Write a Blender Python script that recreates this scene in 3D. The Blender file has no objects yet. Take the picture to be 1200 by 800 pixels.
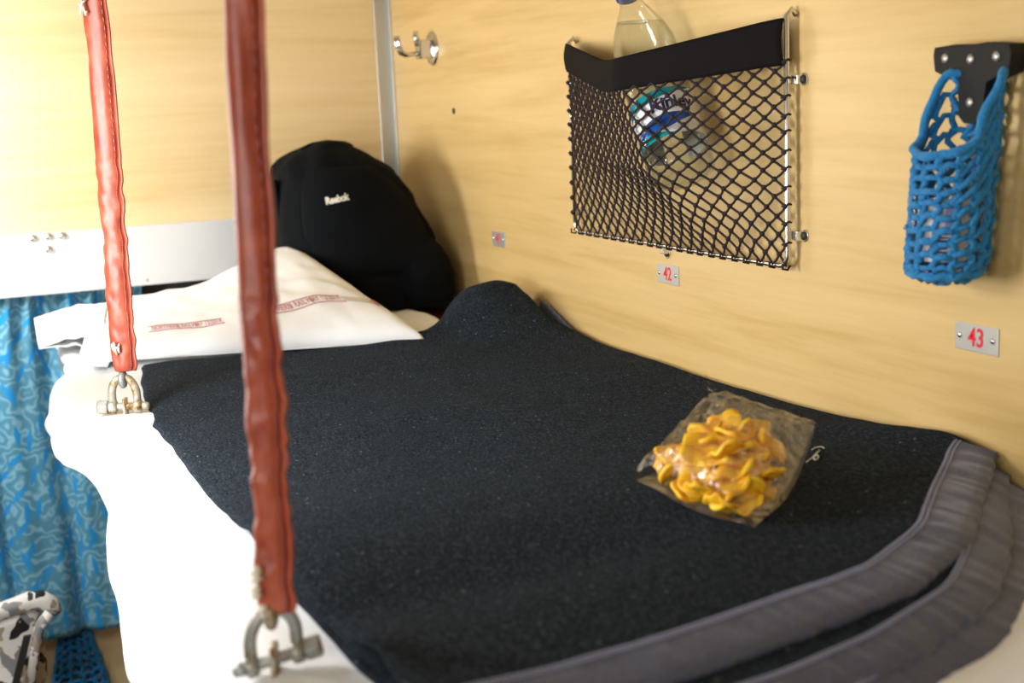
import bpy, math, random
from mathutils import Vector, Matrix, noise
from math import pi, sin, cos, sqrt, exp
random.seed(4)
C = bpy.context.scene.collection

# ------------------------------------------------------------------ camera
F_PX = 1564.0
RC = ((0.91898, -0.11088, 0.3784), (-0.39182, -0.14918, 0.90787), (-0.04422, -0.98257, -0.18054))
CAM = Vector((-0.85, -2.605, 1.86))
def _ray(p):
    q = (p[0] - 600.0, p[1] - 400.0, F_PX)
    return Vector([sum(RC[i][k] * q[k] for k in range(3)) for i in range(3)])
def on_x(px, py, x):
    r = _ray((px, py)); return CAM + r * ((x - CAM.x) / r.x)
def on_y(px, py, y):
    r = _ray((px, py)); return CAM + r * ((y - CAM.y) / r.y)
def on_z(px, py, z):
    r = _ray((px, py)); return CAM + r * ((z - CAM.z) / r.z)

cd = bpy.data.cameras.new('camera'); cam = bpy.data.objects.new('camera', cd); C.objects.link(cam)
m = Matrix(((RC[0][0], -RC[0][1], -RC[0][2], CAM.x), (RC[1][0], -RC[1][1], -RC[1][2], CAM.y),
            (RC[2][0], -RC[2][1], -RC[2][2], CAM.z), (0, 0, 0, 1)))
cam.matrix_world = m
cd.sensor_width = 36.0; cd.lens = F_PX / 1200 * 36.0; cd.clip_start = 0.02
cd.dof.use_dof = True; cd.dof.focus_distance = 1.55; cd.dof.aperture_fstop = 5.6
bpy.context.scene.camera = cam

# ------------------------------------------------------------------ helpers
def lerp(a, b, t): return a + (b - a) * t
def clamp(x, a=0.0, b=1.0): return max(a, min(b, x))
def sm(a, b, x):
    t = clamp((x - a) / (b - a)); return t * t * (3 - 2 * t)
def table(xs, ys, x):
    if x <= xs[0]: return ys[0]
    for i in range(1, len(xs)):
        if x <= xs[i]:
            t = (x - xs[i - 1]) / (xs[i] - xs[i - 1]); return lerp(ys[i - 1], ys[i], t)
    return ys[-1]
def smtable(xs, ys, x, w=0.02):
    return sum(table(xs, ys, x + w * k) for k in (-1.5, -1, -.5, 0, .5, 1, 1.5)) / 7
def nz(x, y, z=0.0, s=1.0): return noise.noise(Vector((x * s, y * s, z * s)))

class MB:
    def __init__(self): self.v = []; self.f = []; self.uv = {}
    def add(self, vs, fs, uvs=None):
        o = len(self.v)
        self.v += [tuple(p) for p in vs]
        for q in fs: self.f.append(tuple(i + o for i in q))
        if uvs:
            for i, t in enumerate(uvs): self.uv[o + i] = t
        return self
    def grid(self, nu, nv, fn, flip=False, closeu=False):
        vs = []; uvs = []; fs = []
        for j in range(nv + 1):
            for i in range(nu + (0 if closeu else 1)):
                u = i / nu; v = j / nv
                vs.append(fn(u, v)); uvs.append((u, v))
        w = nu if closeu else nu + 1
        for j in range(nv):
            for i in range(nu):
                a = j * w + i; b = j * w + (i + 1) % w; c = b + w; d = a + w
                fs.append((a, d, c, b) if flip else (a, b, c, d))
        return self.add(vs, fs, uvs)
    def box(self, lo, hi):
        x0, y0, z0 = lo; x1, y1, z1 = hi
        vs = [(x0, y0, z0), (x1, y0, z0), (x1, y1, z0), (x0, y1, z0), (x0, y0, z1), (x1, y0, z1), (x1, y1, z1), (x0, y1, z1)]
        return self.add(vs, [(0, 3, 2, 1), (4, 5, 6, 7), (0, 1, 5, 4), (1, 2, 6, 5), (2, 3, 7, 6), (3, 0, 4, 7)])
    def tube(self, path, r, seg=8, closed=False, cap=True, flat=1.0, up=None):
        path = [Vector(p) for p in path]; n = len(path)
        rr = r if isinstance(r, (list, tuple)) else [r] * n
        vs = []; prev = None
        for i, p in enumerate(path):
            if closed: t = path[(i + 1) % n] - path[i - 1]
            else: t = path[min(i + 1, n - 1)] - path[max(i - 1, 0)]
            if t.length < 1e-9: t = Vector((0, 0, 1))
            t.normalize()
            if up is not None: a = Vector(up)
            elif prev is None: a = Vector((0, 0, 1)) if abs(t.z) < .9 else Vector((1, 0, 0))
            else: a = prev
            a = a - t * a.dot(t)
            if a.length < 1e-6: a = t.orthogonal()
            a.normalize(); b = t.cross(a); prev = a
            for k in range(seg):
                th = 2 * pi * k / seg
                vs.append(p + a * (cos(th) * rr[i]) + b * (sin(th) * rr[i] * flat))
        fs = []
        for i in range(n if closed else n - 1):
            j = (i + 1) % n
            for k in range(seg):
                l = (k + 1) % seg
                fs.append((i * seg + k, i * seg + l, j * seg + l, j * seg + k))
        if cap and not closed:
            fs.append(tuple(range(seg))[::-1]); fs.append(tuple((n - 1) * seg + k for k in range(seg)))
        return self.add(vs, fs)
    def lathe(self, prof, org, axis=(0, 0, 1), seg=24, cap0=True, cap1=True, fn=None):
        ax = Vector(axis).normalized(); a = ax.orthogonal().normalized(); b = ax.cross(a)
        vs = []; uvs = []; L = prof[-1][1] - prof[0][1] or 1
        for (r, h) in prof:
            for k in range(seg):
                th = 2 * pi * k / seg
                q = r if fn is None else fn(r, h, th)
                vs.append(Vector(org) + ax * h + a * (cos(th) * q) + b * (sin(th) * q)); uvs.append((k / seg, h / L))
        fs = []
        for i in range(len(prof) - 1):
            for k in range(seg):
                l = (k + 1) % seg
                fs.append((i * seg + k, i * seg + l, (i + 1) * seg + l, (i + 1) * seg + k))
        if cap0: fs.append(tuple(range(seg))[::-1])
        if cap1: fs.append(tuple((len(prof) - 1) * seg + k for k in range(seg)))
        return self.add(vs, fs, uvs)
    def ball(self, c, r, su=8, sv=6, sc=(1, 1, 1)):
        vs = [(c[0], c[1], c[2] - r * sc[2])]
        for j in range(1, sv):
            ph = -pi / 2 + pi * j / sv
            for k in range(su):
                th = 2 * pi * k / su
                vs.append((c[0] + r * sc[0] * cos(ph) * cos(th), c[1] + r * sc[1] * cos(ph) * sin(th), c[2] + r * sc[2] * sin(ph)))
        vs.append((c[0], c[1], c[2] + r * sc[2])); fs = []
        for k in range(su): fs.append((0, 1 + (k + 1) % su, 1 + k))
        for j in range(sv - 2):
            for k in range(su):
                a = 1 + j * su + k; b = 1 + j * su + (k + 1) % su
                fs.append((a, b, b + su, a + su))
        t = len(vs) - 1; o = 1 + (sv - 2) * su
        for k in range(su): fs.append((o + k, o + (k + 1) % su, t))
        return self.add(vs, fs)
    def build(self, name, mat, parent=None, smooth=True, thick=0, bevel=0, subdiv=0, off=0.0):
        me = bpy.data.meshes.new(name)
        me.from_pydata(self.v, [], self.f); me.update()
        if self.uv:
            l = me.uv_layers.new(name='UVMap')
            for lp in me.loops: l.data[lp.index].uv = self.uv.get(lp.vertex_index, (0, 0))
        me.materials.append(mat)
        if smooth: me.polygons.foreach_set('use_smooth', [True] * len(me.polygons))
        o = bpy.data.objects.new(name, me); C.objects.link(o)
        if parent is not None:
            o.parent = parent; o.matrix_parent_inverse = parent.matrix_basis.inverted()
        if thick:
            s = o.modifiers.new('thickness', 'SOLIDIFY'); s.thickness = thick; s.offset = off
        if bevel:
            s = o.modifiers.new('bevel', 'BEVEL'); s.width = bevel; s.segments = 3; s.limit_method = 'ANGLE'
        if subdiv:
            s = o.modifiers.new('sub', 'SUBSURF'); s.levels = subdiv; s.render_levels = subdiv
        return o

def tag(o, label=None, cat=None, group=None, kind=None):
    if label: o['label'] = label
    if cat: o['category'] = cat
    if group: o['group'] = group
    if kind: o['kind'] = kind
    return o
def empty(name, loc, label, cat, group=None):
    o = bpy.data.objects.new(name, None); o.location = loc; o.empty_display_size = .05; C.objects.link(o)
    return tag(o, label, cat, group)
def text_geo(body, size, spacing=1.0, bold=0.0):
    cu = bpy.data.curves.new('lettering_curve', 'FONT'); cu.body = body; cu.size = size; cu.align_x = 'CENTER'; cu.align_y = 'CENTER'
    cu.space_character = spacing; cu.offset = bold; cu.resolution_u = 4
    o = bpy.data.objects.new('lettering_curve', cu); C.objects.link(o)
    dg = bpy.context.evaluated_depsgraph_get(); me = bpy.data.meshes.new_from_object(o.evaluated_get(dg))
    vs = [v.co.copy() for v in me.vertices]; fs = [tuple(p.vertices) for p in me.polygons]
    bpy.data.objects.remove(o); bpy.data.curves.remove(cu); bpy.data.meshes.remove(me)
    return vs, fs

# ------------------------------------------------------------------ materials
class NT:
    def __init__(self, name):
        self.m = bpy.data.materials.new(name); self.m.use_nodes = True
        self.t = self.m.node_tree; self.t.nodes.clear()
        self.out = self.n('ShaderNodeOutputMaterial')
    def n(self, typ, **kw):
        x = self.t.nodes.new(typ)
        for k, v in kw.items(): setattr(x, k, v)
        return x
    def l(self, a, b): self.t.links.new(a, b)
    def set(self, node, **kw):
        for k, v in kw.items():
            s = node.inputs[k.replace('_', ' ')]
            s.default_value = v
        return node
    def bsdf(self, color=(.5, .5, .5), rough=.5, metal=0.0, **kw):
        b = self.n('ShaderNodeBsdfPrincipled'); b.inputs['Base Color'].default_value = (*color, 1)
        b.inputs['Roughness'].default_value = rough; b.inputs['Metallic'].default_value = metal
        for k, v in kw.items():
            s = b.inputs[k.replace('_', ' ')]; s.default_value = (*v, 1) if isinstance(v, tuple) and len(v) == 3 else v
        self.l(b.outputs[0], self.out.inputs[0]); self.b = b; return b
    def coords(self, scale=(1, 1, 1), kind='Object', rot=(0, 0, 0)):
        tc = self.n('ShaderNodeTexCoord'); mp = self.n('ShaderNodeMapping')
        mp.inputs['Scale'].default_value = scale; mp.inputs['Rotation'].default_value = rot
        self.l(tc.outputs[kind], mp.inputs['Vector']); return mp.outputs[0]
    def noise(self, vec, scale=5, detail=4, rough=.5, dist=0.0):
        x = self.n('ShaderNodeTexNoise'); self.set(x, Scale=scale, Detail=detail, Roughness=rough, Distortion=dist)
        self.l(vec, x.inputs['Vector']); return x.outputs['Fac']
    def ramp(self, fac, stops):
        x = self.n('ShaderNodeValToRGB'); e = x.color_ramp.elements
        while len(e) < len(stops): e.new(.5)
        for i, (p, c) in enumerate(stops): e[i].position = p; e[i].color = (*c, 1) if len(c) == 3 else c
        self.l(fac, x.inputs[0]); return x.outputs[0]
    def mix(self, fac, a, b):
        x = self.n('ShaderNodeMix', data_type='RGBA')
        for s, v in ((x.inputs[0], fac), (x.inputs[6], a), (x.inputs[7], b)):
            if hasattr(v, 'node'): self.l(v, s)
            elif isinstance(v, tuple): s.default_value = (*v, 1) if len(v) == 3 else v
            else: s.default_value = v
        return x.outputs[2]
    def math(self, op, a, b=0.0, c=0.0):
        x = self.n('ShaderNodeMath', operation=op)
        for i, v in enumerate((a, b, c)):
            if hasattr(v, 'node'): self.l(v, x.inputs[i])
            else: x.inputs[i].default_value = v
        return x.outputs[0]
    def bump(self, h, strength=.3, dist=.002):
        x = self.n('ShaderNodeBump'); x.inputs['Strength'].default_value = strength; x.inputs['Distance'].default_value = dist
        self.l(h, x.inputs['Height']); self.l(x.outputs[0], self.b.inputs['Normal']); return self

def simple(name, color, rough=.5, metal=0.0, bump=None, **kw):
    t = NT(name); t.bsdf(color, rough, metal, **kw)
    if bump: t.bump(t.noise(t.coords(), bump[0], 4), bump[1], bump[2])
    return t.m

def wood(name, scale, c0, c1, rough=.38, rot=(0, 0, 0)):
    t = NT(name); t.bsdf(c0, rough, Coat_Weight=.25, Coat_Roughness=.22)
    v = t.coords(scale, rot=rot)
    a = t.noise(v, 1.0, 5, .55, .8); b = t.noise(v, 4.3, 4, .6, .25)
    s = t.math('ADD', t.math('MULTIPLY', a, .65), t.math('MULTIPLY', b, .35))
    col = t.ramp(s, [(.34, c1), (.5, tuple(lerp(c1[i], c0[i], .62) for i in range(3))), (.68, c0)])
    t.l(col, t.b.inputs['Base Color']); t.bump(b, .04, .001); return t.m

M = {}
M['wood_long'] = wood('laminate_long_wall', (1.6, 1.1, 19), (.74, .53, .235), (.58, .385, .135), rot=(.03, 0, 0))
M['wood_end'] = wood('laminate_end_wall', (1.0, 1.6, 19), (.78, .61, .345), (.66, .48, .23))
M['aluminium'] = simple('brushed_aluminium', (.84, .86, .88), .34, .45, bump=(60, .05, .0005))
M['grey_metal'] = simple('dull_grey_metal', (.50, .50, .47), .42, .75, bump=(40, .06, .0005))
M['steel'] = simple('bright_steel', (.72, .71, .68), .25, 1.0)
M['chrome'] = simple('chrome', (.62, .62, .62), .09, 1.0)
M['plate'] = simple('stainless_plate', (.62, .61, .58), .40, .6, bump=(90, .05, .0004))
M['red_paint'] = simple('red_paint', (.80, .012, .03), .45)
M['dark'] = simple('dark_screw_hole', (.03, .028, .025), .6)
M['maroon'] = simple('maroon_rexine', (.055, .008, .008), .4, bump=(120, .2, .0006))
M['white_cloth'] = simple('white_cotton', (.84, .85, .86), .85, bump=(700, .12, .0004), Sheen_Weight=.15)
M['pink_thread'] = simple('faded_red_thread', (.50, .20, .21), .8)
M['pale_thread'] = simple('faint_brown_stripe', (.68, .60, .54), .85)
M['bag_black'] = simple('black_pack_cloth', (.0035, .0045, .006), .9, bump=(500, .2, .0005), Specular_IOR_Level=.10)
M['logo_white'] = simple('off_white_print', (.75, .74, .66), .6)
M['black_elastic'] = simple('black_elastic', (.006, .0045, .005), .85, bump=(900, .2, .0003), Specular_IOR_Level=.15)
M['net_cord'] = simple('dark_net_cord', (.020, .010, .012), .75)
M['black_vinyl'] = simple('black_vinyl', (.007, .007, .007), .6, Specular_IOR_Level=.3)
M['thread'] = simple('cream_thread', (.82, .76, .62), .8)
M['ceiling'] = simple('cream_ceiling', (.75, .72, .64), .6)
M['floor'] = simple('grey_vinyl_floor', (.22, .22, .22), .6, bump=(30, .1, .001))
M['cap_blue'] = simple('blue_cap', (.02, .10, .45), .35)
M['yellow'] = simple('yellow_foam', (.55, .50, .10), .7)
M['grey_rexine'] = simple('grey_rexine', (.16, .17, .16), .5, bump=(90, .15, .0006))

def leather():
    t = NT('red_brown_leather'); t.bsdf((.30, .045, .02), .40, Coat_Weight=.08, Coat_Roughness=.3)
    v = t.coords((1, 1, .6)); a = t.noise(v, 55, 5, .6)
    t.l(t.ramp(a, [(.3, (.27, .042, .022)), (.55, (.43, .085, .042)), (.8, (.54, .15, .085))]), t.b.inputs['Base Color'])
    t.bump(t.noise(v, 230, 3), .18, .0008); return t.m
M['leather'] = leather()
def rusty():
    t = NT('rusty_galvanised_steel'); t.bsdf((.4, .4, .4), .5, .55)
    a = t.noise(t.coords(), 95, 5, .65)
    t.l(t.ramp(a, [(.36, (.17, .085, .035)), (.46, (.42, .30, .15)), (.56, (.45, .45, .40)), (.72, (.52, .55, .55))]), t.b.inputs['Base Color'])
    t.bump(a, .3, .001); return t.m
M['rusty'] = rusty()
def grey_shackle():
    t = NT('galvanised_steel_with_rust'); t.bsdf((.4, .4, .4), .45, .6)
    a = t.noise(t.coords(), 60, 4, .6)
    t.l(t.ramp(a, [(.32, (.16, .08, .04)), (.44, (.33, .30, .25)), (.6, (.40, .45, .47))]), t.b.inputs['Base Color'])
    t.bump(a, .2, .001); return t.m
M['galvanised'] = grey_shackle()
def wool():
    t = NT('black_wool'); t.bsdf((.004, .005, .006), .95, Sheen_Weight=.16, Sheen_Roughness=.28, Sheen_Tint=(.60, .78, 1.0), Specular_IOR_Level=.05)
    v = t.coords()
    a = t.noise(v, 330, 5, .7); b = t.noise(t.coords((1, .35, 1), rot=(0, 0, .5)), 520, 3, .7)
    # pale lint fibres caught in the wool
    c0 = t.ramp(b, [(.40, (.0042, .0062, .0088)), (.56, (.0180, .0250, .0340)), (.74, (.085, .104, .128))])
    vo = t.n('ShaderNodeTexVoronoi'); vo.inputs['Scale'].default_value = 60; t.l(v, vo.inputs['Vector'])
    f = t.math('LESS_THAN', vo.outputs['Distance'], .060)
    t.l(t.mix(f, c0, (.30, .33, .34)), t.b.inputs['Base Color'])
    fz = t.noise(t.coords((1, .45, 1), rot=(0, 0, .4)), 620, 4, .75)
    sw = t.n('ShaderNodeMapRange'); t.l(fz, sw.inputs[0])
    for k_, q_ in ((1, .36), (2, .66), (3, .0), (4, .15)): sw.inputs[k_].default_value = q_
    t.l(sw.outputs[0], t.b.inputs['Sheen Weight'])
    t.bump(a, 1.0, .005); return t.m
M['wool'] = wool()
def binding():
    t = NT('grey_blanket_binding'); t.bsdf((.075, .075, .095), .7, Sheen_Weight=.5, Sheen_Roughness=.35, Sheen_Tint=(.75, .80, 1))
    a = t.noise(t.coords(), 420, 3); t.l(t.ramp(a, [(.3, (.052, .060, .100)), (.7, (.098, .110, .172))]), t.b.inputs['Base Color'])
    t.bump(a, .25, .0008); return t.m
M['binding'] = binding()
M['stitch'] = simple('grey_blue_stitching', (.30, .31, .42), .8)
def yarn():
    t = NT('blue_crochet_yarn'); t.bsdf((.005, .16, .42), .8, Sheen_Weight=.4, Sheen_Tint=(.4, .7, 1))
    a = t.noise(t.coords(), 420, 4, .7); t.l(t.ramp(a, [(.3, (.003, .12, .36)), (.6, (.008, .26, .60)), (.85, (.04, .42, .76))]), t.b.inputs['Base Color'])
    t.bump(a, .8, .002); return t.m
M['yarn'] = yarn()

def film(name, tint, spec, base=.05, nscale=60, bumpy=.3, rough=.08, pow_=3.0, grz=.65):
    """thin clear plastic: mostly see-through, glossy at grazing angles"""
    t = NT(name)
    tr = t.n('ShaderNodeBsdfTransparent'); tr.inputs[0].default_value = (*tint, 1)
    gl = t.n('ShaderNodeBsdfGlossy'); gl.inputs['Color'].default_value = (*spec, 1); gl.inputs['Roughness'].default_value = rough
    lw = t.n('ShaderNodeLayerWeight'); lw.inputs['Blend'].default_value = .5
    bm = t.n('ShaderNodeBump'); bm.inputs['Strength'].default_value = bumpy; bm.inputs['Distance'].default_value = .004
    h = t.noise(t.coords(), nscale, 3, .5, .6); t.l(h, bm.inputs['Height'])
    t.l(bm.outputs[0], gl.inputs['Normal']); t.l(bm.outputs[0], lw.inputs['Normal'])
    f = t.math('ADD', t.math('MULTIPLY', t.math('POWER', lw.outputs['Facing'], pow_), grz), base)
    mx = t.n('ShaderNodeMixShader'); t.l(f, mx.inputs[0]); t.l(tr.outputs[0], mx.inputs[1]); t.l(gl.outputs[0], mx.inputs[2])
    t.l(mx.outputs[0], t.out.inputs[0]); return t.m
M['bottle_plastic'] = film('clear_bottle_plastic', (.93, .94, .93), (.9, .92, .92), .06, 35, .25, .10)
M['water'] = film('water', (.90, .92, .91), (.75, .78, .78), .02, 12, .05, .05, 3.5)
M['snack_film'] = film('clear_snack_film', (.95, .94, .90), (.95, .92, .86), .10, 85, 1.0, .17, 2.6, .45)

def crisp():
    t = NT('orange_crisp'); t.bsdf((.85, .36, .02), .42, Subsurface_Weight=.0)
    a = t.noise(t.coords(), 80, 4, .6)
    t.l(t.ramp(a, [(.3, (.74, .30, .006)), (.5, (.93, .52, .012)), (.75, (.98, .68, .06))]), t.b.inputs['Base Color'])
    t.bump(a, .4, .002); return t.m
M['crisp'] = crisp()

def curtain_mat():
    t = NT('blue_leaf_curtain'); t.bsdf((.06, .22, .36), .6, Sheen_Weight=.25, Sheen_Tint=(.6, .85, 1))
    uv = t.n('ShaderNodeTexCoord').outputs['UV']
    cols = []
    total = None
    for (sc, off, ln, wd) in ((15.0, (0, 0, 0), .36, .085), (15.0, (.5, .5, 0), .36, .085), (13.0, (.27, .11, 0), .30, .075)):
        mp = t.n('ShaderNodeVectorMath', operation='MULTIPLY'); t.l(uv, mp.inputs[0]); mp.inputs[1].default_value = (sc, sc, 0)
        ad = t.n('ShaderNodeVectorMath', operation='ADD'); t.l(mp.outputs[0], ad.inputs[0]); ad.inputs[1].default_value = off
        fl = t.n('ShaderNodeVectorMath', operation='FLOOR'); t.l(ad.outputs[0], fl.inputs[0])
        fr = t.n('ShaderNodeVectorMath', operation='SUBTRACT'); t.l(ad.outputs[0], fr.inputs[0]); t.l(fl.outputs[0], fr.inputs[1])
        ce = t.n('ShaderNodeVectorMath', operation='SUBTRACT'); t.l(fr.outputs[0], ce.inputs[0]); ce.inputs[1].default_value = (.5, .5, 0)
        wn = t.n('ShaderNodeTexWhiteNoise', noise_dimensions='3D'); t.l(fl.outputs[0], wn.inputs['Vector'])
        ro = t.n('ShaderNodeVectorRotate', rotation_type='Z_AXIS'); t.l(ce.outputs[0], ro.inputs['Vector'])
        t.l(t.math('MULTIPLY_ADD', wn.outputs['Value'], 2.4, -1.2), ro.inputs['Angle'])
        sp = t.n('ShaderNodeSeparateXYZ'); t.l(ro.outputs[0], sp.inputs[0])
        yy = t.math('DIVIDE', t.math('ABSOLUTE', sp.outputs['Y']), ln)
        hw = t.math('MULTIPLY', t.math('SUBTRACT', 1.0, t.math('MULTIPLY', yy, yy)), wd)
        leaf = t.math('LESS_THAN', t.math('ABSOLUTE', sp.outputs['X']), hw)
        keep = t.math('GREATER_THAN', wn.outputs['Value'], .22)
        leaf = t.math('MULTIPLY', leaf, keep)
        total = leaf if total is None else t.math('MAXIMUM', total, leaf)
    wv = t.n('ShaderNodeTexWave', wave_type='RINGS'); t.set(wv, Scale=7.0, Distortion=26.0, Detail=2.0, Detail_Scale=2.2)
    t.l(uv, wv.inputs['Vector'])
    line = t.ramp(wv.outputs['Fac'], [(.25, (.065, .24, .36)), (.7, (.105, .31, .43)), (.97, (.20, .42, .54))])
    t.l(t.mix(total, line, (.004, .25, .60)), t.b.inputs['Base Color'])
    t.bump(t.noise(t.coords(), 600, 2), .1, .0004); return t.m
M['curtain'] = curtain_mat()

def camo():
    t = NT('grey_white_camo'); t.bsdf((.5, .5, .5), .5)
    v = t.coords((1, 1, 1), rot=(.4, .7, .2)); vo = t.n('ShaderNodeTexVoronoi'); vo.inputs['Scale'].default_value = 62
    ns = t.n('ShaderNodeTexNoise'); ns.inputs['Scale'].default_value = 26; t.l(v, ns.inputs['Vector'])
    ad = t.n('ShaderNodeVectorMath', operation='MULTIPLY_ADD'); t.l(ns.outputs['Color'], ad.inputs[0]); ad.inputs[1].default_value = (.05, .05, .05); t.l(v, ad.inputs[2])
    t.l(ad.outputs[0], vo.inputs['Vector'])
    sp = t.n('ShaderNodeSeparateColor'); t.l(vo.outputs['Color'], sp.inputs[0])
    x = t.n('ShaderNodeValToRGB'); x.color_ramp.interpolation = 'CONSTANT'; e = x.color_ramp.elements
    e[0].position = 0; e[0].color = (.80, .79, .76, 1); e[1].position = .45; e[1].color = (.24, .25, .25, 1)
    for p, c in ((.62, (.80, .78, .74)), (.76, (.40, .33, .25)), (.84, (.015, .015, .015))):
        q = e.new(p); q.color = (*c, 1)
    t.l(sp.outputs[0], x.inputs[0]); t.l(x.outputs[0], t.b.inputs['Base Color']); return t.m
M['camo'] = camo()
M['label_white'] = simple('label_white', (.80, .82, .84), .3)
M['label_teal'] = simple('label_teal', (.0, .26, .30), .25)
M['label_blue'] = simple('label_blue', (.006, .075, .34), .25)
M['label_navy'] = simple('label_navy_ink', (.01, .012, .10), .4)
M['lavender'] = simple('label_lavender', (.40, .42, .75), .35)
M['sky_blue'] = simple('label_sky_blue', (.15, .55, .85), .35)

# ------------------------------------------------------------------ the setting
def struct(o): o['kind'] = 'structure'; return o
WZ = 2.7
struct(MB().box((0, -3.4, 0), (.04, .3, WZ)).build('wall_right', M['wood_long'], smooth=False))
struct(MB().box((-2.0, 0, 1.60), (0, .035, WZ)).build('wall_back', M['wood_end'], smooth=False))
# lower half of the end partition, set back behind the curtain
mb = MB(); mb.box((-2.0, .080, 0), (0, .11, 1.40)); mb.box((-2.0, .11, 1.38), (0, .20, 1.40)); mb.box((-.318, .0, 1.30), (0, .11, 1.60))
struct(mb.build('wall_back_lower', M['wood_end'], smooth=False))
struct(MB().box((-2.0, .20, 1.30), (-.0, .23, 1.70)).build('trim_3', M['grey_rexine'], smooth=False))
struct(MB().box((-2.05, -3.4, 0), (-2.0, .3, WZ)).build('wall_left', M['ceiling'], smooth=False))
struct(MB().box((-2.05, -3.45, 0), (.04, -3.4, WZ)).build('wall_front', M['ceiling'], smooth=False))
struct(MB().box((-2.05, -3.45, WZ), (.04, .3, WZ + .05)).build('ceiling', M['ceiling'], smooth=False))
struct(MB().box((-2.05, -3.45, -.05), (.04, .3, 0)).build('floor', M['floor'], smooth=False))
# vertical corner strip: two narrow legs of an angle section
mb = MB(); mb.box((-.030, -.004, 1.40), (0, 0, 2.06)); mb.box((-.004, -.020, 1.40), (0, -.004, 2.06))
struct(mb.build('trim_1', M['grey_metal'], smooth=False, bevel=.001))
# aluminium rail with turned end
mb = MB(); mb.box((-2.0, -.012, 1.537), (-.29, 0.0, 1.651)); mb.box((-.29, -.012, 1.537), (-.270, .004, 1.651))
rail = struct(mb.build('trim_2', M['aluminium'], smooth=False, bevel=.002))
for (px, py) in ((39, 279), (57, 277), (73, 276), (57, 292)):
    p = on_y(px, py, -.012)
    MB().lathe([(.0075, 0), (.0075, .003), (.0055, .006), (.002, .007)], p, (0, -1, 0), 12).build('bolt', M['steel'], rail)
p = on_y(172, 328, -.012)
MB().lathe([(.003, 0), (.002, .002)], p, (0, -1, 0), 8).build('rivet', M['grey_metal'], rail)

# little yellow foam block jammed on top of the corner strip
p = on_y(444, -4, -.02)
tag(MB().ball((p.x, -.021, p.z + .010), .02, 14, 10, (.95, .9, .8)).build('foam_plug', M['yellow']), 'small yellow foam plug on top of the metal corner strip', 'plug')

struct(MB().box((-1.15, -2.2, .52), (-.004, -.06, .62)).build('trim_4', M['maroon'], smooth=False, bevel=.02))
# ------------------------------------------------------------------ berth
ZS = 1.494
berth = empty('berth', (-.34, -1.05, 1.43), 'upper sleeping berth with maroon cushion hung from the long wooden wall', 'berth')
MB().box((-.672, -2.12, 1.395), (-.004, -.03, 1.425)).build('base_board', M['wood_end'], berth, smooth=False)
MB().box((-.668, -2.11, 1.425), (-.003, -.035, ZS - .006)).build('cushion', M['maroon'], berth, smooth=False, bevel=.012)
MB().box((-.690, -2.12, 1.405), (-.672, -.03, 1.445)).build('edge_rail', M['grey_metal'], berth, smooth=False, bevel=.003)
SHL = on_y(147, 476, -.956); SHR = on_y(322, 772, -1.781)
for P in (SHL, SHR):
    MB().tube([(P.x, P.y, 1.43), (P.x, P.y, P.z + .010)], .0085, 10, flat=.35, up=(.36, .93, 0)).build('chain_lug', M['rusty'], berth)

# ------------------------------------------------------------------ bed sheet
YH = [-2.1, -1.7, -1.4, -1.2, -1.1, -1.02, -.95, -.85, -.72, -.65, -.55, -.05]
XHEM = [-.745, -.742, -.735, -.722, -.715, -.722, -.748, -.760, -.758, -.738, -.705, -.70]
ZHEM = [1.26, 1.28, 1.31, 1.335, 1.385, 1.435, 1.448, 1.446, 1.450, 1.458, 1.475, 1.478]
def sheet(u, v):
    y = lerp(-2.1, -.05, v)
    xh = smtable(YH, XHEM, y, .02); zh = smtable(YH, ZHEM, y, .02)
    pinch = exp(-((y + 1.00) / .05) ** 2)
    if u < .62:
        x = lerp(-.125, -.660, u / .62)
        z = ZS + .0018 * nz(x, y, 0, 9) + .0012 * nz(x, y, 3, 30)
        z += .007 * exp(-((y + 1.0) / .05) ** 2) * sm(-.56, -.66, x)
        if y > -.72: z += .006 * sm(-.72, -.6, y) * (1 + nz(x, y, 5, 14))
        x += .010 * nz(y, 1, 0, 7) * sm(.2, 0, u)
        return (x, y, z)
    t = (u - .62) / .38
    # over the edge, out and down to the hem
    p0 = Vector((-.660, y, ZS)); p1 = Vector((lerp(-.660, xh, 1.05) - .004, y, ZS + .008)); p2 = Vector((xh - .008, y, lerp(ZS, zh, .45))); p3 = Vector((xh, y, zh))
    p = p0 * (1 - t) ** 3 + p1 * (3 * t * (1 - t) ** 2) + p2 * (3 * t * t * (1 - t)) + p3 * t ** 3
    fold = (1 - .85 * sm(-1.0, -.92, y) * sm(-.60, -.70, y)) * sin(y * 46 + 3 * nz(y, 2, 0, 5)) * .005 + .010 * nz(y * 2, p.z, 0, 6) + .004 * nz(y, p.z, 3, 24)
    p.x -= fold * t * (1 - .6 * pinch)
    bul = sm(-.98, -.92, y) * sm(-.62, -.70, y)
    p.x += bul * .022 * exp(-((t - .62) / .16) ** 2)       # hollow fold under the lug
    p.y += .012 * nz(y, p.z, 7, 9) * t + bul * t * -.03
    p.z += .007 * pinch * (1 - t)
    return tuple(p)
bs = MB().grid(110, 260, sheet).build('bed_sheet', M['white_cloth'], thick=.0022, off=-1)
tag(bs, 'white cotton sheet spread over the berth and hanging over its open edge', 'sheet')

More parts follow.
